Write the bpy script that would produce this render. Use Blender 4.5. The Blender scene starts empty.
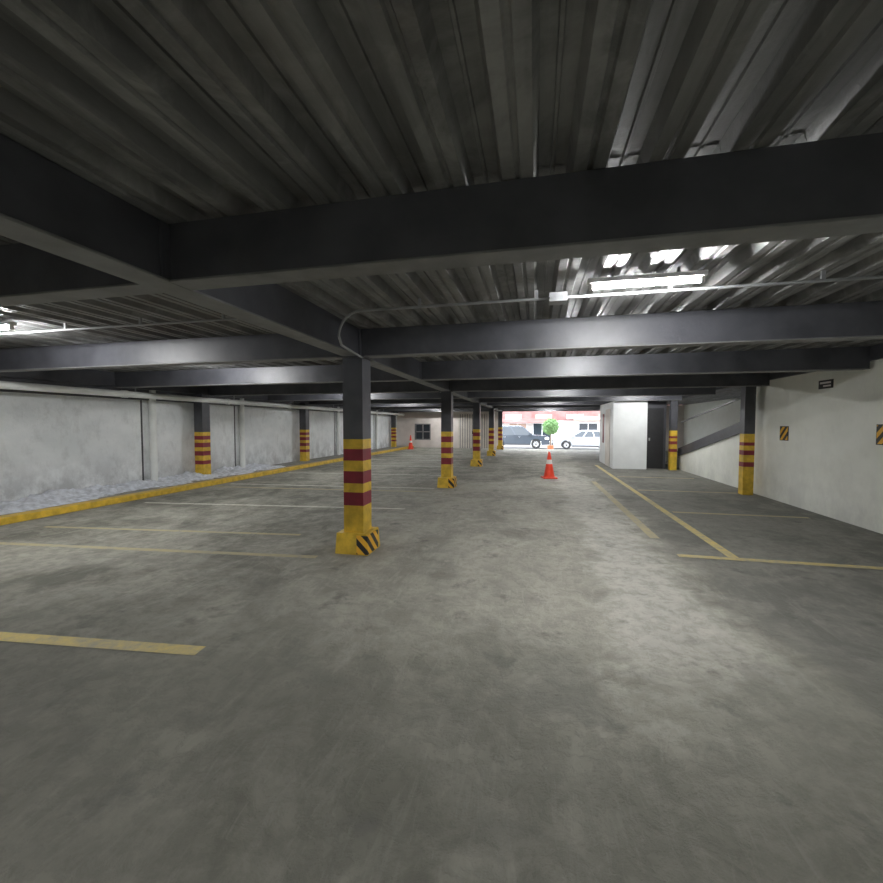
import bpy, bmesh, math, random
from mathutils import Vector, noise
random.seed(4)
S=bpy.context.scene
S.view_settings.view_transform='Standard'
# ------------------------------------------------------------ materials
def newmat(name):
    m=bpy.data.materials.new(name); m.use_nodes=True
    nt=m.node_tree; b=nt.nodes['Principled BSDF']
    return m,nt,b
def N(nt,t,**k):
    n=nt.nodes.new(t)
    for a,v in k.items(): setattr(n,a,v)
    return n
def mix(nt,fac,a,b,blend='MIX'):
    n=nt.nodes.new('ShaderNodeMix'); n.data_type='RGBA'; n.blend_type=blend
    for i,v in ((0,fac),(6,a),(7,b)):
        if isinstance(v,(int,float)): n.inputs[i].default_value=v
        elif isinstance(v,tuple): n.inputs[i].default_value=(*v,1) if len(v)==3 else v
        else: nt.links.new(v,n.inputs[i])
    return n.outputs[2]
def noisef(nt,scale,detail=4,stretch=None,rough=.55,lo=.35,hi=.65,dist=0,off=None):
    tc=N(nt,'ShaderNodeTexCoord'); mp=N(nt,'ShaderNodeMapping')
    if stretch: mp.inputs['Scale'].default_value=stretch
    if off: mp.inputs['Location'].default_value=off
    nt.links.new(tc.outputs['Object'],mp.inputs[0])
    n=N(nt,'ShaderNodeTexNoise'); n.inputs['Scale'].default_value=scale
    n.inputs['Detail'].default_value=detail; n.inputs['Roughness'].default_value=rough
    n.inputs['Distortion'].default_value=dist
    nt.links.new(mp.outputs[0],n.inputs['Vector'])
    r=N(nt,'ShaderNodeMapRange'); r.inputs[1].default_value=lo; r.inputs[2].default_value=hi
    nt.links.new(n.outputs[0],r.inputs[0])
    return r.outputs[0]
def mth(nt,op,a,b=None,c=None):
    n=N(nt,'ShaderNodeMath',operation=op)
    for i,v in enumerate((a,b,c)):
        if v is None: continue
        if isinstance(v,(int,float)): n.inputs[i].default_value=v
        else: nt.links.new(v,n.inputs[i])
    return n.outputs[0]
def bump(nt,b,h,strength=.3,dist=.01):
    n=N(nt,'ShaderNodeBump'); n.inputs['Strength'].default_value=strength; n.inputs['Distance'].default_value=dist
    nt.links.new(h,n.inputs['Height']); nt.links.new(n.outputs[0],b.inputs['Normal'])
def simple(name,col,rough=.6,metal=0,var=.25,scale=6,stretch=None,bm=0):
    m,nt,b=newmat(name)
    f=noisef(nt,scale,5,stretch)
    d=tuple(c*(1-var) for c in col)
    nt.links.new(mix(nt,f,d,col),b.inputs['Base Color'])
    b.inputs['Roughness'].default_value=rough; b.inputs['Metallic'].default_value=metal
    if bm: bump(nt,b,noisef(nt,scale*8,4),bm)
    return m
def emis(name,col,st):
    m,nt,b=newmat(name); b.inputs['Base Color'].default_value=(*col,1)
    b.inputs['Emission Color'].default_value=(*col,1); b.inputs['Emission Strength'].default_value=st
    return m

M={}
M['steel']=simple('charcoal_paint',(.088,.090,.104),.42,0,.35,3,None,.05)
M['steel_lip']=simple('charcoal_paint_lit',(.21,.21,.21),.5,0,.3,5)  # paler charcoal: floor bounce on the beam undersides put into the colour
M['yellow']=simple('yellow_paint',(.76,.50,.045),.5,0,.35,7,None,.08)
M['red']=simple('burgundy_paint',(.24,.018,.035),.5,0,.25,7)
M['white']=simple('white_paint',(.80,.82,.82),.7,0,.10,2)
M['pipe']=simple('pvc_pipe',(.88,.90,.88),.45,0,.1,4)
M['conduit']=simple('conduit',(.33,.34,.35),.45,.2,.1,9)
M['fixture']=simple('fixture_white',(.7,.7,.7),.5,0,.05,9)
M['tube']=emis('led_tube',(.98,.985,.98),460)
M['black']=simple('black',(.02,.02,.022),.6,0,.2,8)
M['rubber']=simple('rubber',(.025,.025,.025),.8,0,.2,20)
M['orange']=simple('cone_orange',(.85,.06,.02),.45,0,.15,10)
M['reflect']=simple('reflective_band',(.75,.72,.7),.4,0,.1,10)
M['glass']=simple('dark_glass',(.03,.04,.05),.08,0,.1,3)
M['chrome']=simple('chrome',(.6,.6,.62),.2,.9,.1,3)
M['suv']=simple('suv_paint',(.07,.085,.105),.25,.3,.1,3)
M['silver']=simple('silver_paint',(.45,.47,.5),.28,.5,.08,3)
M['lamp']=simple('headlamp',(.8,.8,.8),.15,0,.1,3)
M['tail']=simple('tail_lamp',(.5,.02,.02),.2,0,.1,3)
M['asphalt']=simple('asphalt',(.28,.28,.28),.85,0,.3,8,None,.3)
M['sidewalk']=simple('sidewalk',(.5,.5,.48),.85,0,.2,4)
M['leaf']=simple('leaves',(.13,.26,.08),.7,0,.5,14)
M['bark']=simple('bark',(.16,.10,.06),.85,0,.4,14)
M['terra']=simple('terracotta',(.45,.16,.07),.8,0,.2,8)
M['redwall']=simple('red_fascia',(.30,.13,.12),.6,0,.45,1.2)
M['cream']=simple('cream_wall',(.70,.64,.60),.75,0,.15,2)
M['orangewall']=simple('orange_wall',(.48,.33,.26),.7,0,.15,2)
M['creamdoor']=simple('cream_door',(.68,.63,.58),.5,0,.15,3)
M['debris']=simple('plaster_debris',(.86,.89,.96),.8,0,.35,9,None,.4)
M['ledge']=simple('ledge_concrete',(.34,.34,.32),.85,0,.4,5,None,.4)
M['greydoor']=simple('grey_door',(.07,.07,.08),.5,0,.2,3)
M['ramp']=simple('ramp_concrete',(.4,.4,.38),.8,0,.3,4,None,.3)

m,nt,b=newmat('hazard_stripes')
tc=N(nt,'ShaderNodeTexCoord'); sp=N(nt,'ShaderNodeSeparateXYZ'); nt.links.new(tc.outputs['Object'],sp.inputs[0])
s=mth(nt,'ADD',mth(nt,'ADD',sp.outputs[0],sp.outputs[1]),sp.outputs[2])
f=mth(nt,'GREATER_THAN',mth(nt,'FRACT',mth(nt,'MULTIPLY',s,6)),.5)
nt.links.new(mix(nt,f,(.02,.02,.02),(.78,.42,.03)),b.inputs['Base Color']); b.inputs['Roughness'].default_value=.5
M['hazard']=m

def wallmat(name,c1,c2,dirt,bs):
    m,nt,b=newmat(name)
    f=noisef(nt,1.3,6,(1,1,1.6),.6)
    g=noisef(nt,5,7,(1,1,.6),.7,.5,.7)
    col=mix(nt,f,c1,c2)
    col=mix(nt,mth(nt,'MULTIPLY',g,dirt),col,(.36,.36,.36))
    tc=N(nt,'ShaderNodeTexCoord'); sp=N(nt,'ShaderNodeSeparateXYZ'); nt.links.new(tc.outputs['Object'],sp.inputs[0])
    r=N(nt,'ShaderNodeMapRange'); r.inputs[1].default_value=.95; r.inputs[2].default_value=.2
    nt.links.new(sp.outputs[2],r.inputs[0])
    h=noisef(nt,2.2,7,(1,1,.7),.7,.40,.58)
    col=mix(nt,mth(nt,'MULTIPLY',mth(nt,'MULTIPLY',r.outputs[0],h),dirt*2.0),col,(.27,.27,.27))
    nt.links.new(col,b.inputs['Base Color']); b.inputs['Roughness'].default_value=.9
    bump(nt,b,noisef(nt,9,7,None,.75,.2,.8),bs,.015)
    return m
M['wall_l']=wallmat('rough_white_wall',(.76,.79,.80),(.88,.90,.91),.3,.5)
M['wall_r']=wallmat('smooth_white_wall',(.77,.78,.71),(.83,.84,.78),.1,.12)

m,nt,b=newmat('galvanised_deck')
f=noisef(nt,1.2,6,(6,.5,1),.65)
g=noisef(nt,2.2,6,(1,1,1),.65,.5,.66,.8)
h=noisef(nt,.9,4,(1,1,1),.6,.52,.7)
col=mix(nt,f,(.13,.13,.13),(.245,.245,.242))
col=mix(nt,mth(nt,'MULTIPLY',g,.6),col,(.37,.37,.36))
col=mix(nt,mth(nt,'MULTIPLY',h,.5),col,(.15,.12,.108))
nt.links.new(col,b.inputs['Base Color']); b.inputs['Roughness'].default_value=.55; b.inputs['Specular IOR Level'].default_value=.35
bump(nt,b,noisef(nt,30,3),.08)
M['deck']=m

# floor
m,nt,b=newmat('worn_concrete_floor')
big=noisef(nt,.55,8,(1,.75,1),.68,.44,.56,.6)
med=noisef(nt,2.2,10,(1,.85,1),.72,.46,.57,.5,(5,3,0))
sml=noisef(nt,8,8,None,.72,.46,.60,.3)
scr=noisef(nt,2.6,8,(5,.9,1),.75,.53,.62,1.0,(2,9,0))
col=mix(nt,big,(.170,.166,.138),(.32,.31,.265))
col=mix(nt,mth(nt,'MULTIPLY',med,.5),col,(.42,.405,.345))
col=mix(nt,mth(nt,'MULTIPLY',sml,.42),col,(.15,.148,.126))
col=mix(nt,mth(nt,'MULTIPLY',scr,.22),col,(.52,.51,.45))
tc=N(nt,'ShaderNodeTexCoord'); sp=N(nt,'ShaderNodeSeparateXYZ'); nt.links.new(tc.outputs['Object'],sp.inputs[0])
X,Y=sp.outputs[0],sp.outputs[1]
wob=noisef(nt,1.0,10,None,.72,.25,.75,0,(1,1,0))
xw=mth(nt,'ADD',X,mth(nt,'MULTIPLY',mth(nt,'SUBTRACT',wob,.5),.75))
def band(v,c,w,soft):
    d=mth(nt,'ABSOLUTE',mth(nt,'SUBTRACT',v,c))
    r=N(nt,'ShaderNodeMapRange'); r.interpolation_type='SMOOTHSTEP'
    r.inputs[1].default_value=w+soft; r.inputs[2].default_value=w
    nt.links.new(d,r.inputs[0]); return r.outputs[0]
lane=mth(nt,'MULTIPLY',band(xw,-.4,1.6,1.2),band(Y,6.5,4.0,1.2))
col=mix(nt,mth(nt,'MULTIPLY',lane,.28),col,(.50,.48,.41))
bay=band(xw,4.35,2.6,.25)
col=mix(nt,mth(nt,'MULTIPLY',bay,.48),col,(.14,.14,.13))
near_dim=band(mth(nt,'ADD',Y,mth(nt,'MULTIPLY',wob,1.3)),-2,4.5,1.6)  # dimmer front of the floor, away from the lamps, painted into the colour
col=mix(nt,mth(nt,'MULTIPLY',near_dim,.58),col,(.105,.106,.085))
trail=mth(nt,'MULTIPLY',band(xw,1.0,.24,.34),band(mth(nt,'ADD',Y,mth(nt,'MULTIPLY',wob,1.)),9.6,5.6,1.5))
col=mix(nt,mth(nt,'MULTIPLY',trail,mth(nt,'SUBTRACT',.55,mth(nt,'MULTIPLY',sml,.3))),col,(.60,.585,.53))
spots=noisef(nt,2.6,7,None,.65,.58,.67)
col=mix(nt,mth(nt,'MULTIPLY',spots,.5),col,(.10,.10,.09))
stain=noisef(nt,.9,6,(1,1.3,1),.6,.56,.66,.4,(13,4,0))
col=mix(nt,mth(nt,'MULTIPLY',stain,.35),col,(.13,.13,.115))
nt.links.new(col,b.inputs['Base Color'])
b.inputs['Roughness'].default_value=.8; b.inputs['Specular IOR Level'].default_value=.3
bump(nt,b,mth(nt,'ADD',med,mth(nt,'MULTIPLY',sml,1.2)),.6,.008)
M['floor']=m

def linemat(name,col,amt):
    m,nt,b=newmat(name)
    f=noisef(nt,9,8,None,.75,.5-amt*.25,.5+.22)
    g=noisef(nt,1.5,3,None,.5,.35,.7)
    c=mix(nt,mth(nt,'MULTIPLY',mth(nt,'ADD',f,mth(nt,'MULTIPLY',g,.4)),1.0-amt*.4),col,(.30,.29,.25))
    nt.links.new(c,b.inputs['Base Color']); b.inputs['Roughness'].default_value=.8
    return m
M['ly']=linemat('worn_yellow_line',(.68,.53,.17),.45)
M['lw']=linemat('worn_pale_line',(.70,.68,.58),.3)
M['lf']=linemat('faded_line',(.46,.39,.22),.05)

# ------------------------------------------------------------ mesh builder
class MB:
    def __init__(s): s.v=[]; s.f=[]; s.m=[]; s.mats=[]; s.sm=[]
    def mi(s,k):
        if k not in s.mats: s.mats.append(k)
        return s.mats.index(k)
    def add(s,vs,fs,k,smooth=False):
        o=len(s.v); s.v+= [tuple(v) for v in vs]; i=s.mi(k)
        for f in fs: s.f.append([o+a for a in f]); s.m.append(i); s.sm.append(smooth)
    def box(s,x0,x1,y0,y1,z0,z1,k,tx=0,ty=0):
        vs=[(x0,y0,z0),(x1,y0,z0),(x1,y1,z0),(x0,y1,z0),(x0+tx,y0+ty,z1),(x1-tx,y0+ty,z1),(x1-tx,y1-ty,z1),(x0+tx,y1-ty,z1)]
        s.add(vs,[(0,3,2,1),(4,5,6,7),(0,1,5,4),(1,2,6,5),(2,3,7,6),(3,0,4,7)],k)
    def cone(s,p0,p1,r0,r1,k,n=20,caps=True):
        p0=Vector(p0);p1=Vector(p1);d=(p1-p0).normalized()
        a=d.orthogonal().normalized(); c=d.cross(a)
        vs=[]
        for p,r in((p0,r0),(p1,r1)):
            for i in range(n):
                t=2*math.pi*i/n; vs.append(p+(a*math.cos(t)+c*math.sin(t))*r)
        s.add(vs,[(i,(i+1)%n,n+(i+1)%n,n+i) for i in range(n)],k,True)
        if caps: s.add(vs,[tuple(range(n-1,-1,-1)),tuple(range(n,2*n))],k)
    def tubepath(s,pts,r,k,n=10):
        for a,b in zip(pts[:-1],pts[1:]): s.cone(a,b,r,r,k,n)
    def prism(s,prof,y0,y1,k,inset=0):
        n=len(prof)
        vs=[(x,y0,z) for x,z in prof]+[(x,y1,z) for x,z in prof]
        s.add(vs,[tuple(range(n)),tuple(range(2*n-1,n-1,-1))]+[(i,(i+1)%n,n+(i+1)%n,n+i) for i in range(n)],k)
    def prism_x(s,prof,x0,x1,k):
        n=len(prof)
        vs=[(x0,y,z) for y,z in prof]+[(x1,y,z) for y,z in prof]
        s.add(vs,[tuple(range(n-1,-1,-1)),tuple(range(n,2*n))]+[(i,n+i,n+(i+1)%n,(i+1)%n) for i in range(n)],k)
    def obj(s,name,bevel=0,loc=(0,0,0),rot=0):
        me=bpy.data.meshes.new(name); me.from_pydata(s.v,[],s.f)
        for k in s.mats: me.materials.append(M[k])
        for p,i,sm in zip(me.polygons,s.m,s.sm): p.material_index=i; p.use_smooth=sm
        bm=bmesh.new(); bm.from_mesh(me); bmesh.ops.recalc_face_normals(bm,faces=bm.faces); bm.to_mesh(me); bm.free()
        o=bpy.data.objects.new(name,me); S.collection.objects.link(o); o.location=loc; o.rotation_euler=(0,0,rot)
        if bevel:
            md=o.modifiers.new('bevel','BEVEL'); md.width=bevel; md.segments=2; md.limit_method='ANGLE'
        return o

YB=26.0; YN=-6.0; XL=-8.9; XR=4.65; ZB=2.28; ZC=2.60
# ------------------------------------------------------------ shell
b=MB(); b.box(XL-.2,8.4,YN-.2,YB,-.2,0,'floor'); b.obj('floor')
b=MB(); pitch=.305; prof=[]; x=XL-.1; D=.074
while x<8.4:
    prof+=[(x,ZC),(x+.052,ZC),(x+.06,ZC+.014),(x+.075,ZC+.014),(x+.083,ZC),(x+.135,ZC),(x+.158,ZC+D),(x+.21,ZC+D),(x+.214,ZC+D-.01),(x+.226,ZC+D-.01),(x+.23,ZC+D),(x+.282,ZC+D)]; x+=pitch
ys=[YN,-3.2,2.0,7.1,12.3,17.4,22.6,YB]
for y0,y1 in zip(ys[:-1],ys[1:]):
    dz=.003*(ys.index(y0)%2)
    n=len(prof)
    vs=[(p[0],y0,p[1]+dz) for p in prof]+[(p[0],y1,p[1]+dz) for p in prof]
    b.add(vs,[(i,i+1,n+i+1,n+i) for i in range(n-1)],'deck')
b.box(XL-.2,8.4,YN-.2,YB+.3,ZC+.085,ZC+.2,'ledge')
b.obj('ceiling')
b=MB(); b.box(XL-.2,XL,YN,YB,0,ZC+.07,'wall_l')
for y in (2.8,7.85,10.9,17.3,22.0): b.box(XL,XL+.006,y-.02,y+.02,.1,2.06,'greydoor')  # thin dark strips painted beside the downpipes as their shadow
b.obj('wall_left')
b=MB(); b.box(XR,XR+.18,YN,10.35,0,ZC,'wall_r'); b.obj('wall_right')
b=MB(); b.box(XL,8.2,YN-.2,YN,0,ZC,'wall_r'); b.obj('wall_rear')
b=MB(); b.box(8.2,8.4,YN,YB,0,ZC,'wall_r'); b.obj('wall_far_right')
b=MB(); b.box(XL,-7.66,YB,YB+.2,0,ZC,'cream'); b.box(-7.66,-6.6,YB,YB+.2,0,.5,'cream'); b.box(-7.66,-6.6,YB,YB+.2,1.55,ZC,'cream')
b.box(-6.6,-4.8,YB,YB+.2,0,ZC,'cream'); b.box(-4.8,-2.95,YB,YB+.2,2.15,ZC,'cream'); b.box(-2.95,-2.25,YB,YB+.2,0,ZC,'cream')
b.box(-2.25,4.6,YB,YB+.2,2.3,ZC,'steel'); b.box(4.6,8.4,YB,YB+.2,0,ZC,'cream')
b.obj('wall_back')
b=MB(); b.box(-7.66,-6.6,YB+.1,YB+.12,.5,1.55,'glass')
for xx in (-7.66,-7.16,-6.66): b.box(xx,xx+.06,YB-.03,YB+.1,.5,1.55,'steel_lip')
for z in (.5,1.0,1.49): b.box(-7.66,-6.6,YB-.03,YB+.1,z,z+.06,'steel_lip')
b.obj('window_1')
b=MB(); x=-4.8
while x<-2.96:
    b.box(x,x+.1,YB+.02,YB+.1,0,2.15,'creamdoor'); b.box(x+.1,min(x+.155,-2.95),YB+.06,YB+.1,0,2.15,'steel_lip'); x+=.155
b.box(-3.9,-3.82,YB-.01,YB+.05,.9,1.1,'black')
b.obj('door_1')

# ------------------------------------------------------------ beams
ysb=[2.0+2.57*i for i in range(-3,10)]
b=MB()
for yc in ysb:
    for x0,x1 in ((XL+.22,-2.14),(-1.98,XR-.06)):
        b.box(x0,x1,yc-.065,yc+.065,ZB+.012,ZC,'steel'); b.box(x0,x1,yc-.077,yc+.077,ZB,ZB+.014,'steel_lip')
b.obj('steel_cross_beams',.004)
b=MB()
b.box(-2.14,-1.98,YN,YB,ZB+.012,ZC,'steel'); b.box(-2.16,-1.96,YN,YB,ZB-.002,ZB+.013,'steel_lip')
for yc in ysb: b.box(-1.98,-1.965,yc-.12,yc+.12,ZB+.012,ZC-.01,'steel')
b.obj('steel_girder',.004)
b=MB(); b.box(XL,XL+.1,YN,YB,2.06,2.3,'steel'); b.box(XL,XL+.22,YN,YB,2.3,ZC,'steel'); b.obj('edge_girder',.004)
b=MB(); b.box(XR-.06,XR,YN,10.35,2.4,ZC,'steel'); b.box(XR-.06,XR+.24,10.35,YB,2.4,ZC,'steel'); b.obj('edge_girder',.004)

# ------------------------------------------------------------ columns
for i in range(-1,5):
    y=4.58+5.14*i; x=-2.06; w=.122; b=MB()
    lv=[(.24,.555,'yellow'),(.555,.71,'red'),(.71,.815,'yellow'),(.815,.957,'red'),(.957,1.08,'yellow'),(1.08,1.216,'red'),(1.216,1.33,'yellow'),(1.33,ZB-.002,'steel')]
    for z0,z1,k in lv: b.box(x-w,x+w,y-w,y+w,z0,z1,k)
    b.box(x-.2,x+.2,y-.2,y+.2,0,.24,'yellow',.015,.015)
    b.box(x+.07,x+.206,y-.207,y-.19,.012,.225,'hazard')
    b.box(x+.19,x+.207,y-.205,y+.12,.012,.225,'hazard')
    b.box(x-.17,x+.17,y-.17,y+.17,ZB-.014,ZB-.002,'steel')
    b.obj('support_column',0)
for y in (-.8,4.25,9.34,14.34,19.45,24.6):
    b=MB(); x=-8.62; w=.13
    lv=[(.1,.45,'yellow'),(.45,.55,'red'),(.55,.68,'yellow'),(.68,.80,'red'),(.80,.9,'yellow'),(.9,1.02,'red'),(1.02,1.1,'yellow'),(1.1,1.2,'red'),(1.2,1.3,'yellow'),(1.3,2.3,'steel')]
    for z0,z1,k in lv: b.box(x-w,x+w,y-w,y+w,z0,z1,k)
    b.obj('wall_column')
for y in (10.1,15.0,20.2,25.3):
    b=MB(); x=4.42; w=.1
    for z0,z1,k in [(0,.6,'yellow'),(.6,.7,'red'),(.7,.85,'yellow'),(.85,.95,'red'),(.95,1.05,'yellow'),(1.05,1.12,'red'),(1.12,1.3,'yellow'),(1.3,ZC,'steel')]:
        b.box(x-w,x+w,y-w,y+w,z0,z1,k)
    b.obj('support_column')

# ------------------------------------------------------------ left curb & ledge & debris & pipes
b=MB(); b.box(-7.95,-7.72,YN,YB,0,.11,'yellow'); b.obj('curb',.012)
b=MB(); b.box(XL,-7.95,YN,YB,0,.1,'ledge'); b.obj('ledge')
b=MB(); nx,ny=18,300; x0,x1,y0,y1=-8.88,-8.0,.5,12.4
vs=[];fs=[]
for j in range(ny+1):
    for i in range(nx+1):
        u=i/nx; yy=y0+(y1-y0)*j/ny; xx=x0+(x1-x0)*u
        e=min(1,(1-u)*3)*min(1,j/6,(ny-j)/6)
        h=.25+.8*noise.noise(Vector((xx*2.5,yy*1.6,1)))+.3*noise.noise(Vector((xx*7,yy*7,5)))+.2*noise.noise(Vector((xx*17,yy*17,3)))+.3*(1-u)
        vs.append((xx,yy,.097+max(0,h)*.16*e*(1.2-u*.8)))
for j in range(ny):
    for i in range(nx):
        a=j*(nx+1)+i; fs.append((a,a+1,a+nx+2,a+nx+1))
b.add(vs,fs,'debris'); b.obj('plaster_debris')
b=MB(); b.cone((-8.42,YN,2.14),(-8.42,YB,2.14),.066,.066,'pipe',16)
for y in range(-5,26,3):
    b.cone((-8.42,y,2.14),(-8.42,y+.12,2.14),.078,.078,'pipe',16); b.box(-8.43,-8.41,y+.3,y+.32,2.14,ZC,'conduit')
b.obj('drain_pipe')
for y in (3.0,8.05,11.1,17.5,22.2):
    b=MB(); b.cone((XL+.1,y,.1),(XL+.1,y,2.3),.075,.075,'pipe',16)
    for z in (.7,1.6): b.cone((XL+.1,y,z),(XL+.1,y,z+.05),.085,.085,'pipe',16)
    b.obj('wall_downpipe')

# ------------------------------------------------------------ floor lines
def strip(b,x0,y0,x1,y1,w,k,z=.003):
    d=Vector((x1-x0,y1-y0)).normalized(); n=Vector((-d.y,d.x))*w/2
    b.add([(x0-n.x,y0-n.y,z),(x1-n.x,y1-n.y,z),(x1+n.x,y1+n.y,z),(x0+n.x,y0+n.y,z)],[(0,1,2,3)],k)
b=MB()
strip(b,-7.7,1.72,-2.15,2.27,.11,'ly')
strip(b,-7.7,3.72,-2.4,4.21,.09,'lf')
strip(b,-7.0,4.6,-3.1,5.02,.08,'lf')
strip(b,-7.3,6.46,-2.25,6.99,.09,'lw')
for y,k in ((8.9,'lf'),(9.4,'lw'),(11.9,'lw'),(14.4,'lw'),(16.9,'lw'),(19.4,'lw')): strip(b,-7.5,y-.4,-2.3,y,.1,k)
strip(b,2.19,5.2,2.19,16.2,.11,'ly',.003)
strip(b,1.6,5.17,4.6,5.17,.1,'ly',.0045)
strip(b,1.55,5.9,1.5,11.5,.12,'lf')
for y in (7.75,10.2,12.7): strip(b,2.3,y,4.3,y,.1,'lf')
b.obj('parking_lines')

# ------------------------------------------------------------ lights & conduit
def lamp(x,y,L=.72,z=2.5):
    b=MB()
    b.box(x-L/2-.03,x+L/2+.03,y-.034,y+.034,z+.022,z+.055,'fixture')
    for sx in (-1,1): b.box(x+sx*(L/2+.005)-.012,x+sx*(L/2+.005)+.012,y-.018,y+.018,z-.02,z+.03,'fixture')
    for sx in (-.3,.3): b.box(x+sx*L-.01,x+sx*L+.01,y-.01,y+.01,z+.05,ZC,'conduit')
    b.cone((x-L/2,y,z),(x+L/2,y,z),.016,.016,'tube',12)
    b.obj('tube_light')
for y in (3.24,5.9,11.0,16.1,21.2,24.5):
    for x in (-5.65,.75): lamp(x,y,z=2.5 if y!=5.9 else 2.53)
lamp(3.3,13.5,z=2.53); lamp(6.6,12.4,z=2.53)  # two added lamps, out of view, to brighten service room front and ramp
for x,y in ((3.5,-1.2),(-5.4,-1.2),(-1.,-1.2),(-5.0,-3.9),(2.6,-3.9)): lamp(x,y)
b=MB()
b.tubepath([(-8.6,3.55,2.53),(-2.2,3.55,2.53)],.011,'conduit')
for x in range(-8,4,1): b.box(x-.012,x+.012,3.54,3.56,2.53,ZC,'conduit')
pts=[(4.5,3.55,2.53),(-1.55,3.55,2.53)]
for i in range(1,9):
    t=i/8*math.pi/2; pts.append((-1.55-.22*math.sin(t),3.55,2.53-.22*(1-math.cos(t))))
pts+=[(-1.82,3.7,2.26),(-1.9,4.35,2.25)]
b.tubepath(pts,.012,'conduit')
b.box(.1,.24,3.49,3.61,2.49,2.56,'conduit')
b.obj('electrical_conduit')

# ------------------------------------------------------------ wall signs
def hazsign(y,z,s):
    b=MB(); b.box(XR-.012,XR,y-s/2,y+s/2,z-s/2,z+s/2,'hazard'); b.box(XR-.008,XR,y-s/2-.012,y+s/2+.012,z-s/2-.012,z+s/2+.012,'black'); b.obj('hazard_sign')
hazsign(9.2,1.33,.25); hazsign(6.85,1.36,.26)
b=MB(); b.box(XR-.012,XR,7.9,8.24,2.09,2.23,'black'); b.box(XR-.015,XR-.01,7.94,8.2,2.17,2.2,'reflect'); b.box(XR-.015,XR-.01,7.94,8.12,2.12,2.145,'reflect'); b.obj('wall_sign')

# ------------------------------------------------------------ service room, ramp
b=MB(); b.box(2.57,3.63,15.0,18.0,0,ZB,'white'); b.box(2.55,2.57,15.6,16.5,0,2.05,'creamdoor'); b.box(2.55,2.57,16.9,17.2,.8,1.9,'redwall')
b.box(3.63,4.3,15.35,18.0,0,ZB,'greydoor'); b.box(3.7,4.22,15.33,15.35,0,2.05,'black'); b.box(3.75,3.8,15.3,15.34,.95,1.05,'chrome')
b.obj('service_room')
b=MB()
b.prism_x([(15.2,0),(10.36,0),(10.36,1.42),(15.2,.45)],4.68,4.8,'wall_r')
b.prism_x([(15.2,.45),(10.36,1.42),(10.36,1.68),(15.2,.71)],4.64,4.86,'steel')
b.prism_x([(17.5,.005),(17.5,0),(6,0),(6,2.3)],4.86,8.19,'ramp')
b.prism_x([(15.2,1.55),(10.4,2.2),(10.4,2.24),(15.2,1.59)],4.7,4.74,'steel_lip')
b.obj('access_ramp')

# ------------------------------------------------------------ traffic cone
def tcone(x,y,h=.74):
    b=MB(); r0=.15;r1=.025
    b.box(-.19,.19,-.19,.19,0,.035,'orange')
    zs=[(.035,.40,'orange'),(.40,.52,'reflect'),(.52,h,'orange')]
    def r(z): return r0+(r1-r0)*(z-.035)/(h-.035)
    for z0,z1,k in zs: b.cone((0,0,z0),(0,0,z1),r(z0),r(z1),k,28,caps=(z1==h))
    b.cone((0,0,.035),(0,0,.07),.165,r(.07),'orange',28,False)
    b.obj('traffic_cone',0,(x,y,0),.2)
tcone(.385,11.96); tcone(-7.4,24.2,.85)

# ------------------------------------------------------------ outside
b=MB(); b.prism_x([(YB,-.01),(28.3,-.2),(29.4,-.2),(29.4,-.6),(YB,-.6)],-14,16,'sidewalk'); b.obj('sidewalk')
b=MB(); b.box(-30,30,29.4,41,-.6,-.35,'asphalt'); b.obj('street')
b=MB(); b.box(-30,30,41,42.9,-.6,-.2,'sidewalk'); b.obj('sidewalk')
b=MB(); yb=43
b.box(-25,25,yb,yb+6,-.2,1.9,'cream'); b.box(-25,25,yb-.1,yb+6,1.9,3.4,'redwall'); b.box(-25,25,yb,yb+6,3.4,6,'cream')
for x in range(-24,24,3): b.box(x,x+1.6,yb-.14,yb-.1,2.05,2.5,'white' if x%2 else 'orangewall')
b.prism_x([(yb-.1,2.1),(yb-1.6,1.75),(yb-1.6,1.65),(yb-.1,2.0)],-6,1.2,'redwall')
b.prism_x([(yb-.1,2.3),(yb-1.4,2.0),(yb-1.4,1.9),(yb-.1,2.2)],3.6,12,'orangewall')
for x,k in ((-5,'glass'),(-2.6,'orangewall'),(-.2,'glass'),(2.2,'white'),(4.2,'glass'),(6.6,'orangewall'),(9,'glass')):
    b.box(x,x+1.7,yb-.05,yb,-.2,1.6,k); b.box(x-.06,x+1.76,yb-.07,yb,1.6,1.68,'white')
    b.box(x-.06,x,yb-.07,yb,-.2,1.6,'white'); b.box(x+1.7,x+1.76,yb-.07,yb,-.2,1.6,'white'); b.box(x+.82,x+.88,yb-.08,yb,-.2,1.6,'white')
b.obj('storefront_building')
b=MB(); tx,ty=1.0,28.9
b.cone((0,0,.0),(0,0,1.15),.05,.035,'bark',10)
b.cone((0,0,0),(0,0,.3),.18,.24,'terra',18)
bm=bmesh.new(); bmesh.ops.create_icosphere(bm,subdivisions=4,radius=.5)
vs=[]
for v in bm.verts:
    n=v.co.normalized(); vs.append(n*(.52+.09*noise.noise(n*4)+.07*noise.noise(n*11))+Vector((0,0,1.55)))
b.add(vs,[[q.index for q in f.verts] for f in bm.faces],'leaf'); bm.free()
for i in range(260):
    n=Vector((random.gauss(0,1),random.gauss(0,1),random.gauss(0,1))).normalized(); p=n*random.uniform(.5,.62)+Vector((0,0,1.55))
    a=n.orthogonal().normalized()*.06; c=n.cross(a).normalized()*.035
    b.add([p-a,p+c+n*.02,p+a,p-c+n*.02],[(0,1,2,3)],'leaf')
b.obj('topiary_tree',0,(tx,ty,-.199))

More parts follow.
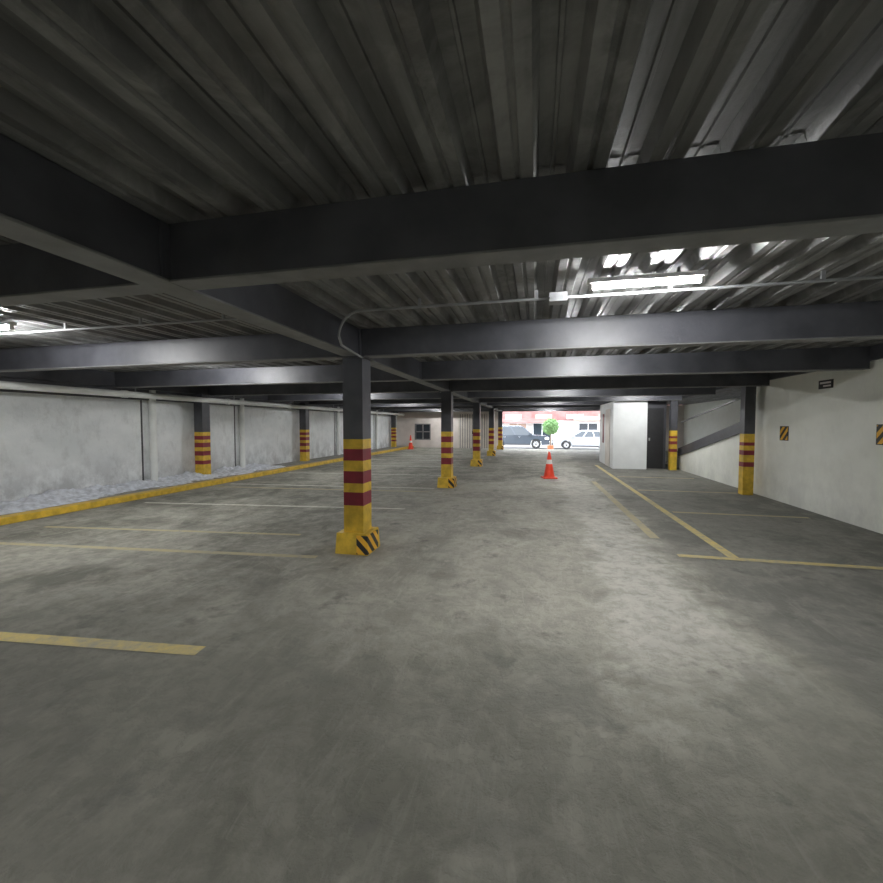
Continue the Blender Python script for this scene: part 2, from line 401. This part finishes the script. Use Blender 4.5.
def car(name,x,y,z,paint,suv,flip=1):
    b=MB(); L=4.6 if suv else 4.5; W=.9; R=.36 if suv else .32
    wx=(-L/2+.85,L/2-.95); zb=.28 if suv else .2
    belt=1.02 if suv else .9; hood=1.0 if suv else .82; top=1.72 if suv else 1.42
    prof=[(-L/2,zb+.05)]
    for cx in wx:
        for i in range(11):
            t=math.pi*(1-i/10); prof.append((cx+(R+.06)*math.cos(t),max(zb,R+(R+.06)*math.sin(t)-.02 if 0<i<10 else zb)))
    prof+=[(L/2,zb+.05),(L/2+.03,.55),(L/2-.04,hood-.12),(L/2-.25,hood-.02),(L/2-1.15,belt+.02)]
    if suv: prof+=[(-L/2+.08,belt),(-L/2-.02,.7)]
    else: prof+=[(-L/2+.75,belt+.03),(-L/2+.1,belt),(-L/2-.03,.65)]
    b.prism(prof,-W,W,paint)
    if suv: g0,g1,t0,t1=-L/2+.1,L/2-1.15,-L/2+.35,L/2-1.95
    else: g0,g1,t0,t1=-L/2+.6,L/2-1.2,-L/2+1.25,L/2-2.05
    wi=W-.05; wt=W-.22
    def gh(a0,a1,z0,c0,c1,z1,w0,w1,k):
        vs=[(a0,-w0,z0),(a1,-w0,z0),(a1,w0,z0),(a0,w0,z0),(c0,-w1,z1),(c1,-w1,z1),(c1,w1,z1),(c0,w1,z1)]
        b.add(vs,[(0,3,2,1),(4,5,6,7),(0,1,5,4),(1,2,6,5),(2,3,7,6),(3,0,4,7)],k)
    gh(g0,g1,belt-.02,t0,t1,top-.05,wi,wt,'glass')
    gh(t0-.03,t1+.05,top-.06,t0+.1,t1-.1,top,wt+.02,wt-.08,paint)
    for s0 in (-1,1):
        for q,wd in ((0,.1),(.36,.07),(.66,.07),(.985,.08)) if not suv else ((0,.12),(.27,.09),(.6,.08),(.985,.08)):
            xb=g0+(g1-g0)*q; xt=t0+(t1-t0)*q
            vs=[(xb-wd/2,s0*(wi+.012),belt),(xb+wd/2,s0*(wi+.012),belt),(xt+wd/2,s0*(wt+.012),top-.04),(xt-wd/2,s0*(wt+.012),top-.04)]
            vs+=[(v[0],v[1]-s0*.05,v[2]) for v in vs]
            b.add(vs,[(0,1,2,3),(7,6,5,4),(0,4,5,1),(1,5,6,2),(2,6,7,3),(3,7,4,0)],paint)
        for q in (.3,.62):
            xx=g0+(g1-g0)*q; b.box(xx-.006,xx+.006,s0*W-.004,s0*W+.004,zb+.15,belt,'black'); b.box(xx+.12,xx+.28,s0*W-.02,s0*W+.02,belt-.14,belt-.11,'chrome')
        b.box(wx[0]+R+.1,wx[1]-R-.1,s0*W-.015,s0*W+.015,zb,zb+.1,'black')
        b.box(g1-.35,g1-.15,s0*(W+.08)-.08,s0*(W+.08)+.08,belt,belt+.14,paint)
        if suv: b.box(t0+.1,t1-.2,s0*(wt-.1)-.02,s0*(wt-.1)+.02,top,top+.05,'chrome')
        b.box(L/2-.3,L/2+.0,s0*(W-.2)-.21,s0*(W-.2)+.205,hood-.28,hood-.13,'lamp')
        b.box(-L/2-.03,-L/2+.2,s0*(W-.15)-.16,s0*(W-.15)+.155,belt-.3,belt-.1,'tail')
        for cx in wx:
            b.cone((cx,s0*(W-.22),R),(cx,s0*(W+.005),R),R,R,'rubber',24); b.cone((cx,s0*(W-.1),R),(cx,s0*(W+.012),R),R*.62,R*.6,'chrome',10)
            b.cone((cx,s0*(W-.1),R),(cx,s0*(W+.02),R),R*.18,R*.16,'black',10)
    b.box(L/2-.05,L/2+.05,-W+.1,W-.1,zb+.05,zb+.25,'black'); b.box(L/2-.05,L/2+.04,-.4,.4,hood-.3,hood-.15,'black')
    b.box(-L/2-.05,-L/2+.05,-W+.1,W-.1,zb+.05,zb+.25,'black')
    b.obj(name,.02,(x,y,z),math.pi if flip<0 else 0)
car('suv',-1.3,33.2,-.35,'suv',True)
car('sedan',3.55,33.0,-.35,'silver',False,-1)
car('sedan',8.6,33.0,-.35,'silver',False,-1)

w=bpy.data.worlds.new('sky'); S.world=w; w.use_nodes=True
bg=w.node_tree.nodes['Background']; bg.inputs[0].default_value=(.88,.93,1,1); bg.inputs[1].default_value=9.0
cam=bpy.data.cameras.new('camera'); co=bpy.data.objects.new('camera',cam); S.collection.objects.link(co)
cam.sensor_width=36; cam.lens=415/883*36; cam.clip_end=200; cam.clip_start=.02
co.location=(0,0,1.5); co.rotation_euler=(math.radians(90-2.35),0,math.radians(12.75))
S.camera=co
